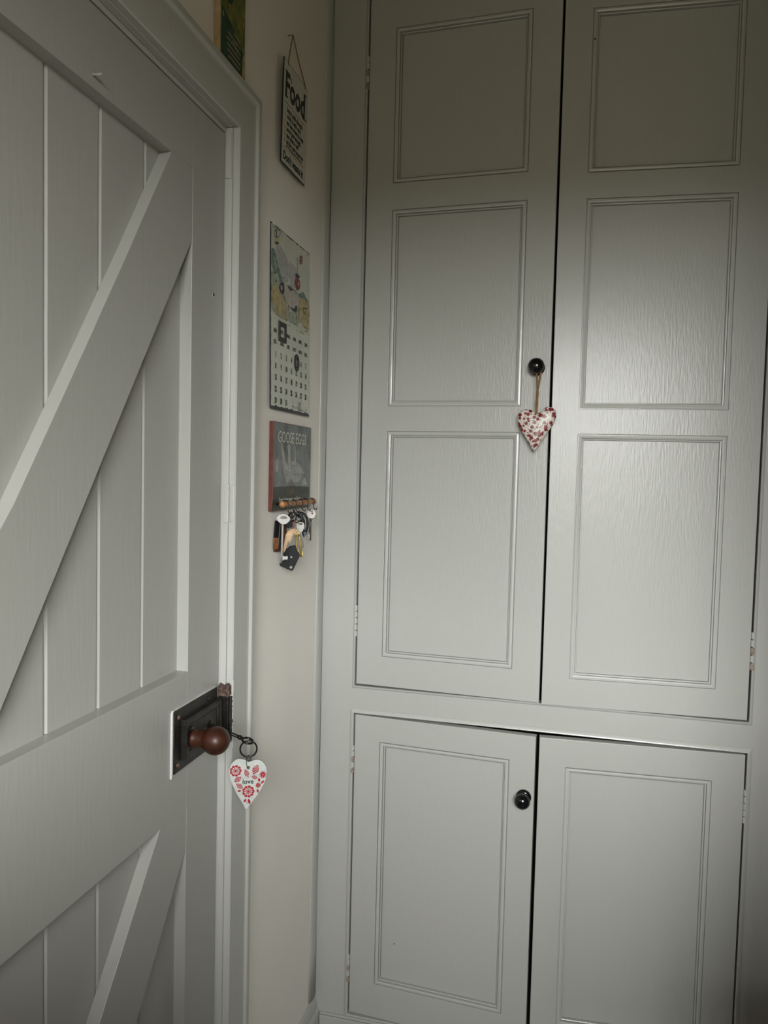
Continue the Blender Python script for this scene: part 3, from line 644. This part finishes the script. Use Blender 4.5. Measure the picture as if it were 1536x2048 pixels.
bm = bmesh.new(); fx, fz = .0635, CH*(1-.565)
grid_slab(bm, [fx-.0215, fx-.0125, fx+.0125, fx+.0215], [fz-.020, fz-.0105, fz+.0120, fz+.0215], {(1, 1)}, .0006, .0030, lambda a, b, d: (a, b, d)); obj('month_marker', bm, edgeblack, cal, bevel=.0006)
join_text('lettering', [('FEB.', .0100, fx, fz-.0025, .85, .0003, 'CENTER')], ink, cal)
bm = bmesh.new(); ox, oz = cx7[4], CH*(1-.700); n = 28; rg = []
for rr, d in (((.0062, .0110), .0006), ((.0062, .0110), .003), ((.0138, .0185), .003), ((.0138, .0185), .0006)): rg.append([bm.verts.new((*q, d)) for q in circle(ox, oz, rr[0], rr[1], n)])
for a, b in zip(rg, rg[1:]):
    for i in range(n): bm.faces.new([a[i], a[(i+1) % n], b[(i+1) % n], b[i]])
obj('day_marker', bm, edgeblack, cal)
join_text('lettering', [('5', .0150, ox, oz-.005, .60, .0004, 'CENTER')], ink, cal)
ar = Art(); c_ = (CW*.72, CH*.052)
for i in range(22): a = 2*PI*i/22; b = 2*PI*(i+1)/22; ar.line([(c_[0]+.016*math.cos(a), c_[1]+.017*math.sin(a)), (c_[0]+.016*math.cos(b), c_[1]+.017*math.sin(b))], .0009, grey_ink)
for i in range(20): y_ = c_[1]-.012+.001*i; ar.line([(c_[0]-.010+random.uniform(0, .006), y_), (c_[0]+.012-random.uniform(0, .01), y_+.001)], .0005, grey_ink)
ar.line([(CW*.53, CH*.085), (CW*.545, CH*.02), (CW*.52, CH*.04), (CW*.58, CH*.038), (CW*.62, CH*.030), (CW*.66, CH*.042), (CW*.72, CH*.022), (CW*.80, CH*.030), (CW*.84, CH*.022), (CW*.90, CH*.035)], .0010, ink)
ar.line([(CW*.90, CH*.055), (CW*.905, CH*.025)], .0010, ink)
ar.build('postmark_print', cal, Matrix.Translation((0, 0, .00045)))
for x_ in (.0165, .222): bm = bmesh.new(); tube(bm, [(x_, .3715, -.014), (x_, .3715, .0010)], .0014, 8); obj('fixing_nail', bm, steel_dk, cal)
nl = tag(empty('wall_nail', loc=(0, -.3725, 2.0690)), 'small pale nail in the wall at the upper left corner of the calendar', 'nail')
bm = bmesh.new(); lathe(bm, [(.0014, -.004), (.0014, .0050), (.0034, .0055), (.0036, .0068), (0, .0080)], (0, 0, 0), (1, .12, .1), 14); obj('nail_head', bm, white_chip, nl, smooth=True)

# goose egg plaque with peg rail
gp = tag(empty('key_rack', mw=wall_frame(-.3655, 1.4810, .0, 0)), 'wooden Goose Eggs picture plaque with peg rail and hooks full of keys', 'key rack')
GW, GH, GT = .2310, .1885, .0110
bm = bmesh.new(); box(bm, 0, GW, 0, GH, .0005, GT); obj('board', bm, board_side, gp, bevel=.001)
bm = bmesh.new(); box(bm, .0015, GW-.0012, .0012, GH-.0012, GT, GT+.0003); obj('picture_ground', bm, slate, gp)
def gq(x_, y_):
    fx = (x_-187)/478; top_ = 80+85*fx; Hh = 1165-150*fx
    return (GW*fx/(1.13-.13*fx), GH*(1-(y_-top_)/Hh))
ar = Art(); P = lambda pts, m: ar.poly([gq(*p) for p in pts], m); Ln = lambda pts, w, m: ar.line([gq(*p) for p in pts], w, m)
P([(205, 560), (260, 540), (330, 620), (480, 600), (600, 640), (620, 900), (420, 920), (205, 940)], cloudp)
P([(480, 470), (560, 430), (640, 520), (650, 700), (560, 640), (490, 560)], cloudp)
P([(190, 930), (420, 905), (650, 920), (645, 1165), (400, 1205), (175, 1235)], grassp)
P([(272, 365), (292, 350), (303, 400), (322, 500), (345, 600), (385, 680), (408, 810), (398, 860), (362, 872), (335, 790), (312, 700), (300, 600), (290, 480), (278, 410)], goosewhite)
P([(358, 400), (378, 370), (402, 395), (404, 450), (398, 540), (408, 600), (460, 590), (530, 650), (600, 738), (560, 760), (520, 850), (450, 870), (400, 800), (380, 700), (368, 620), (372, 520), (366, 450)], goosewhite)
P([(447, 400), (460, 390), (466, 470), (470, 560), (482, 600), (455, 600), (455, 500)], goosewhite)
P([(210, 590), (240, 560), (262, 600), (250, 720), (215, 740)], goosewhite)
P([(560, 830), (600, 800), (625, 890), (560, 905)], goosewhite)
Ln([(430, 650), (480, 640), (540, 690), (598, 738), (520, 760), (440, 765), (400, 740)], .0010, gooseline); Ln([(405, 600), (440, 720), (470, 780)], .0008, gooseline)
Ln([(310, 600), (330, 700), (365, 820)], .0010, gooseline); Ln([(355, 420), (345, 440), (350, 455)], .0016, gooseline); Ln([(270, 380), (282, 392)], .0016, ink); Ln([(520, 860), (560, 780), (600, 740)], .0008, gooseline)
Ln([(372, 620), (375, 720), (400, 800)], .0010, gooseline)
for x_ in (375, 410, 430, 445): Ln([(x_, 860), (x_+6, 985)], .0014, orangelea)
Ln([(400, 985), (450, 995)], .0014, orangelea)
ar.build('geese_picture', gp, Matrix.Translation((0, 0, GT+.0003)))
join_text('lettering', [('GOOSE EGGS', .0355, .0215, GH-.0425, .815, -.0002, 'LEFT')], letterw, gp).matrix_local = Matrix.Translation((0, 0, GT+.0001))
join_text('lettering', [('Free laying geese and hens', .0135, .034, .0195, .90, 0, 'LEFT')], letterw, gp).matrix_local = Matrix.Translation((0, 0, GT+.0001))
bm = bmesh.new(); zr = .0135; X0 = .030
pf = [(0, 0), (.0050, .001), (.0072, .005), (.0072, .008), (.0050, .0125), (.0028, .0145), (.0028, .019)]
def seg(pf, s, L, r): pf += [(r*.7, s), (r, s+.004), (r*.92, s+L*.5), (r, s+L-.004), (r*.7, s+L), (.0028, s+L+.001)]
for s, L in ((.021, .040), (.0665, .028), (.0985, .027), (.1300, .030), (.165, .020)): seg(pf, s, L, .0060)
pf += [(.0028, .192), (.005, .194), (.0072, .199), (.0072, .203), (.005, .2075), (0, .2085)]
lathe(bm, pf, (0, zr+.002, X0), (1, 0, 0), 20); obj('peg_rail', bm, bead_wood, gp, smooth=True)
for s in (.018, .1885):
    bm = bmesh.new(); tube(bm, [(s, zr+.002, GT), (s, zr+.002, X0)], .0022, 8); obj('rail_bracket', bm, iron_dk, gp)
hooks = []
for i, s in enumerate((.0165, .0645, .1045, .1390, .1815)):
    bm = bmesh.new(); a = (s, zr+.010, X0-.001)
    tube(bm, [a, (s, zr+.0095, X0+.007), (s, zr+.002, X0+.0095), (s, zr-.009, X0+.0075), (s, zr-.014, X0+.010), (s, zr-.016, X0+.014), (s, zr-.011, X0+.0165)], .0012, 8)
    lathe(bm, [(0, -.0022), (.0020, -.001), (.0022, .0003), (.0015, .0018), (0, .0022)], (s, zr-.0100, X0+.0168), (0, 1, 0), 10, 1)
    obj('hook', bm, [iron_dk, steel], gp, smooth=True)

# things hanging on the rack.  each is drawn in its own frame that turns towards the room
def hang(name, loc, label, cat, yawdeg=22, group=None):
    a = math.radians(yawdeg); n_ = Vector((math.sin(a), -math.cos(a), 0)); u_ = Vector((math.cos(a), math.sin(a), 0))
    mw = Matrix.Translation(loc) @ Matrix((u_, Vector((0, 0, 1)), n_)).transposed().to_4x4()
    return tag(empty(name, mw=mw), label, cat, group)
def zf(ox, oy, k): return lambda x_, y_: ((x_-ox)*k, -(y_-oy)*k)
def plate(name, par, pts, t_, m, d=0, hole=None, bevel=.0004):
    bm = bmesh.new()
    if hole:
        n_ = len(pts); H = hole if len(hole) == n_ else [hole[int(i*len(hole)/n_)] for i in range(n_)]
        A = [[bm.verts.new((p[0], p[1], z_)) for p in S] for S, z_ in ((pts, d), (pts, d+t_), (H, d+t_), (H, d))]
        for a, b in zip(A, A[1:]+A[:1]):
            for i in range(n_): bm.faces.new([a[i], a[(i+1) % n_], b[(i+1) % n_], b[i]])
    else: prism(bm, pts, d, d+t_)
    return obj(name, bm, m, par, bevel=bevel)
# long silver mortice key on the first hook
k = .0000804; f = zf(385, 620, k)
K1 = hang('key', (.0400, -.3825, 1.4673), 'long silver mortice key with lens-shaped bow on the leftmost hook', 'key')
plate('bow', K1, [f(*p) for p in [(225, 600), (250, 550), (300, 505), (360, 485), (430, 485), (500, 505), (560, 560), (588, 620), (560, 670), (500, 725), (440, 750), (380, 752), (320, 720), (255, 660)]], .0022, steel, hole=[f(*p) for p in [(330, 575), (335, 560), (350, 545), (370, 535), (430, 535), (465, 545), (490, 560), (500, 580), (490, 595), (465, 605), (430, 610), (380, 610), (350, 605), (335, 590)]])
bm = bmesh.new(); q = [f(385, 745), f(390, 780), f(383, 1400), f(375, 1500), f(368, 1540), f(355, 1750)]
tube(bm, [(a, b, .0011) for a, b in q], [.0020, .0024, .0023, .0022, .0021, .0021], 12); lathe(bm, [(.003, 0), (.0034, .001), (.003, .002)], (*f(372, 1510), .0011), (0, 1, 0), 14); obj('shaft', bm, steel, K1, smooth=True)
plate('bit', K1, [f(*p) for p in [(395, 1545), (450, 1575), (530, 1560), (535, 1610), (525, 1660), (460, 1650), (395, 1690)]], .0018, steel, d=.0002)
# leather fob against the wall
k = .0000822; f = zf(230, 1020, k)
o = hang('leather_fob', (.0170, -.3544, 1.4320), 'narrow dark leather key fob with orange-brown lower end, leftmost against the wall', 'key fob', 50)
plate('strap', o, [f(*p) for p in [(175, 650), (330, 680), (320, 1100), (140, 1090)]], .004, leather, d=-.002); plate('strap_end', o, [f(*p) for p in [(140, 1090), (250, 1100), (225, 1395), (130, 1380)]], .0044, orangelea, d=-.0022)
bm = bmesh.new(); tube(bm, [(*f(300, 700), .003), (*f(290, 900), .003), (*f(240, 1370), .003)], .0010, 6); obj('metal_strip', bm, steel_dk, o)
k = .000086; f = zf(520, 1050, k)
o = hang('leather_fob', (.0140, -.3180, 1.4235), 'broad dark brown leather fob hanging behind the wooden bird', 'key fob', 55)
plate('strap', o, [f(*p) for p in [(330, 640), (640, 640), (650, 1380), (560, 1410), (280, 1400)]], .005, brownlea, d=-.0025, bevel=.001)
# wooden bird
k = .0000818; f = zf(560, 1100, k)
o = hang('wooden_bird_fob', (.0450, -.3546, 1.4267), 'pale wooden bird key fob hanging beside the long silver key', 'key fob')
bird = [(780, 915), (760, 875), (700, 852), (600, 865), (520, 920), (465, 1005), (440, 1120), (428, 1230), (412, 1330), (405, 1440), (430, 1470), (470, 1415), (500, 1310), (527, 1212), (548, 1190), (562, 1250), (582, 1245), (580, 1200), (625, 1130), (652, 1060), (668, 985), (700, 1000), (745, 965)]
plate('body', o, [f(*p) for p in bird], .004, birdwood, bevel=.0008)
plate('wing', o, [f(*p) for p in [(490, 1010), (540, 950), (600, 960), (630, 1010), (600, 1090), (555, 1150), (510, 1190), (485, 1120)]], .0012, birdwing, d=.004, bevel=.0005)
bm = bmesh.new(); lathe(bm, [(.0011, 0), (.0011, .0004), (0, .0004)], (*f(705, 888), .004), (0, 0, 1), 12); obj('eye', bm, ink, o)
bm = bmesh.new(); tube(bm, [(*f(620, 862), .002), (*f(690, 760), .003), (*f(710, 640), .001)], .0008, 6); tube(bm, [(*f(640, 862), .001), (*f(660, 740), .001), (*f(690, 640), .001)], .0008, 6); obj('red_cord', bm, wash['dred'], o, smooth=True)
# black leather tag
k = .0000846; f = zf(600, 1600, k)
o = hang('leather_tag', (.0300, -.3040, 1.3795), 'black leather tag with chrome rivets, lowest thing on the key rack', 'key fob', 25)
plate('leather', o, [f(*p) for p in [(430, 1440), (560, 1310), (700, 1280), (800, 1480), (830, 1545), (660, 1925), (620, 1945), (330, 1815), (308, 1770)]], .004, leather, d=-.002, bevel=.0012)
for x_, y_, r in ((605, 1850, .0034), (608, 1588, .0028)):
    bm = bmesh.new(); lathe(bm, [(r, .0018), (r, .0026), (r*.6, .0036), (0, .0038)], (*f(x_, y_), 0), (0, 0, 1), 16); obj('rivet', bm, steel, o, smooth=True)
# car key fob
k = .0000877; f = zf(880, 700, k)
o = hang('car_key_fob', (.0300, -.2393, 1.4521), 'curved black plastic car key fob hanging behind the small silver key', 'key fob', 24)
plate('case', o, [f(*p) for p in [(700, 480), (760, 435), (860, 420), (960, 465), (1030, 580), (1058, 720), (1050, 850), (1012, 950), (1010, 1010), (930, 1085), (905, 1040), (880, 900), (860, 760), (820, 620), (760, 540)]], .007, leather, d=-.0035, bevel=.002)
plate('edge_band', o, [f(*p) for p in [(900, 520), (925, 515), (985, 640), (990, 800), (960, 900), (940, 900), (960, 780), (955, 650)]], .001, steel_dk, d=.0035)
plate('blue_tip', o, [f(*p) for p in [(915, 930), (990, 950), (1000, 1005), (930, 1070)]], .001, mat('dark_blue_plastic', (.012, .03, .06), .3), d=.0035)
# split rings and black oddments under the second and third hooks
k = .0000837; f = zf(620, 560, k)
o = hang('key_bunch_ring', (.0350, -.3167, 1.4686), 'dark split rings and black clip bunched under the second hook', 'keyring', 24)
for cx, cy, r in ((640, 560, 95), (740, 600, 90), (790, 560, 75)):
    bm = bmesh.new(); tube(bm, [(*q, .003*math.sin(i*.7)) for i, q in enumerate(circle(*f(cx, cy), r*k, r*k*1.15, 24))], .0011, 7, True); obj('split_ring', bm, iron_dk if cx != 790 else steel_dk, o, smooth=True)
plate('black_clip', o, [f(*p) for p in [(500, 520), (560, 470), (640, 470), (660, 640), (640, 830), (520, 860), (470, 800), (490, 640)]], .006, leather, d=-.006, bevel=.001)
plate('green_chip', o, [f(*p) for p in [(740, 600), (820, 570), (835, 620), (760, 660)]], .002, mat('green_plastic', (.03, .08, .06), .4), d=.003)
bm = bmesh.new(); tube(bm, [(*f(650, 380), .004), (*f(730, 500), .006), (*f(770, 540), .006)], .0016, 7); obj('spring_clip', bm, iron_dk, o, smooth=True)
for x_, y_ in ((635, 620), (585, 520), (765, 465)):
    bm = bmesh.new(); lathe(bm, [(0, -.0016), (.0015, 0), (0, .0016)], (*f(x_, y_), .006), (0, 0, 1), 10); obj('steel_stud', bm, steel, o, smooth=True)
# small silver key
k = .000085; f = zf(840, 800, k)
o = hang('key', (.0450, -.2898, 1.4471), 'small silver key with rounded bow in front of the black car fob', 'key')
plate('bow', o, [f(*p) for p in [(740, 740), (775, 695), (840, 690), (910, 700), (945, 760), (945, 840), (905, 910), (880, 960), (830, 960), (770, 900), (742, 820)]], .0022, steel, hole=[f(*p) for p in [(790, 735), (800, 722), (840, 720), (880, 725), (888, 740), (885, 752), (870, 758), (850, 760), (820, 758), (800, 755), (790, 745)]])
bm = bmesh.new(); tube(bm, [(*f(855, 950), .0011), (*f(872, 985), .0011), (*f(925, 1360), .0011)], .0018, 10); obj('shaft', bm, steel, o, smooth=True)
# two brass keys
for (loc, k, ox, pts, r, lab) in (((.0400, -.2984, 1.4050), .0000847, 740, [(728, 1010), (735, 1100), (742, 1330), (752, 1550)], .0017, 'thin brass key hanging left of the thicker brass key'), ((.0420, -.2819, 1.4036), .0000855, 830, [(790, 1000), (815, 1100), (840, 1300), (866, 1590)], .0025, 'thicker brass key hanging right of the thin brass key')):
    f = zf(ox, 1300, k); o = hang('key', loc, lab, 'key')
    bm = bmesh.new(); tube(bm, [(*f(*p), .001) for p in pts], r, 12); p = pts[2]; lathe(bm, [(r, -.001), (r*1.35, 0), (r, .001)], (*f(*p), .001), (0, 1, 0), 12); obj('shaft', bm, brass, o, smooth=True)
    x0, y0 = pts[0]; plate('bow', o, [f(*p) for p in circle(x0, y0-20, 42, 60, 16)], .0018, brass)
    x1, y1 = pts[-1]; plate('bit', o, [f(*p) for p in [(x1+10, y1-150), (x1+48, y1-140), (x1+50, y1-40), (x1+12, y1-30)]], .0014, brass, d=.0004)
# keys on the right-hand hook
k = .0000907; f = zf(1120, 480, k)
o = hang('key', (.0300, -.1772, 1.4684), 'key with bright round nickel bow on the rightmost hook', 'key')
sc = []
for i in range(32): a = 2*PI*i/32; r = 112*(1+.06*math.cos(8*a)); sc.append(f(1120+r*math.cos(a), 485+r*math.sin(a)*1.05))
plate('bow', o, sc, .0022, mat('bright_nickel', (.52, .50, .48), .5, metal=.15), hole=[f(*p) for p in circle(1125, 415, 36, 22, 32)])
bm = bmesh.new(); lathe(bm, [(.0024, .0022), (.0024, .0026), (0, .0026)], (*f(1145, 470), 0), (0, 0, 1), 12); obj('stamped_mark', bm, wash['dred'], o)
bm = bmesh.new(); tube(bm, [(*f(1112, 590), .001), (*f(1108, 760), .001), (*f(1108, 1165), .001)], .0020, 10); lathe(bm, [(.0022, 0), (.003, .001), (.0022, .002)], (*f(1108, 985), .001), (0, 1, 0), 12); obj('shaft', bm, steel_dk, o, smooth=True)
plate('bit', o, [f(*p) for p in [(1095, 1010), (1050, 1010), (1040, 1040), (1070, 1060), (1055, 1110), (1095, 1120)]], .0014, steel, d=.0002)
k = .0000919; f = zf(1110, 700, k)
o = hang('key', (.0220, -.1560, 1.4469), 'grey key with oval bow hanging behind the bright round key', 'key')
plate('bow', o, [f(*p) for p in circle(1115, 670, 58, 75, 20)], .0018, steel_dk, hole=[f(*p) for p in circle(1120, 640, 20, 18, 20)])
bm = bmesh.new(); tube(bm, [(*f(1090, 740), 0), (*f(1070, 960), 0)], .0014, 8); obj('shaft', bm, steel_dk, o, smooth=True)
k = .000094; f = zf(1240, 600, k)
o = hang('key_chain', (.0200, -.1142, 1.4537), 'fine bead chain drooping from the rightmost hook beside the batten', 'chain', 40)
bm = bmesh.new()
for i in range(16):
    t_ = i/15; x_ = 1205+95*t_; y_ = 500+250*t_-40*math.sin(PI*t_); lathe(bm, [(0, -.0009), (.0008, 0), (0, .0009)], (*f(x_, y_), 0), (0, 0, 1), 6)
tube(bm, [(*f(1205+95*t_, 500+250*t_-40*math.sin(PI*t_)), 0) for t_ in [i/8 for i in range(9)]], .0003, 5)
tube(bm, [(*f(1205, 500), 0), (*f(1160, 430), .004), (*f(1115, 380), .006)], .0004, 5)
obj('beads', bm, steel, o, smooth=True)

# green picture standing on the door head
gr = tag(empty('green_picture', mw=wall_frame(-.6345, 2.2615, .0, 0)), 'narrow yellow-green landscape print in a pale frame standing on the door head', 'picture')
PW, PH = .0965, .300
bm = bmesh.new(); box(bm, 0, PW, 0, PH, .001, .0125); obj('frame', bm, framewood, gr, bevel=.001)
bm = bmesh.new(); box(bm, .0012, PW-.0003, .0005, PH, .0125, .0135); obj('print_ground', bm, field, gr)
ar = Art()
ar.poly([(.0012, 0), (PW, 0), (PW, .052), (.068, .060), (.046, .076), (.022, .084), (.0012, .092)], deepgreen)
ar.poly([(PW, .150), (PW, .30), (.050, .30), (.058, .215), (.074, .175)], skyblue)
for (x0, y0, L) in ((.026, .058, .030), (.022, .048, .050), (.024, .038, .050), (.026, .029, .052), (.050, .067, .026), (.052, .057, .026), (.052, .046, .026), (.030, .020, .045)): ar.line([(x0, y0), (x0+L, y0-.002)], .0028, pinkline)
for _ in range(50):
    x0, y0 = random.uniform(.004, .088), random.uniform(.05, .17); ar.line([(x0, y0), (x0+random.uniform(.003, .010), y0-random.uniform(-.002, .009))], random.uniform(.0012, .003), random.choice([deepgreen, deepgreen, wash['yellow'], field, grassp]))
ar.poly([(.018, .118), (.030, .128), (.046, .120), (.036, .106), (.022, .108)], deepgreen)
ar.poly([(.084, .010), (PW, .010), (PW, .060), (.086, .045)], wash['ochre'])
ar.build('landscape_print', gr, Matrix.Translation((0, 0, .0136)))
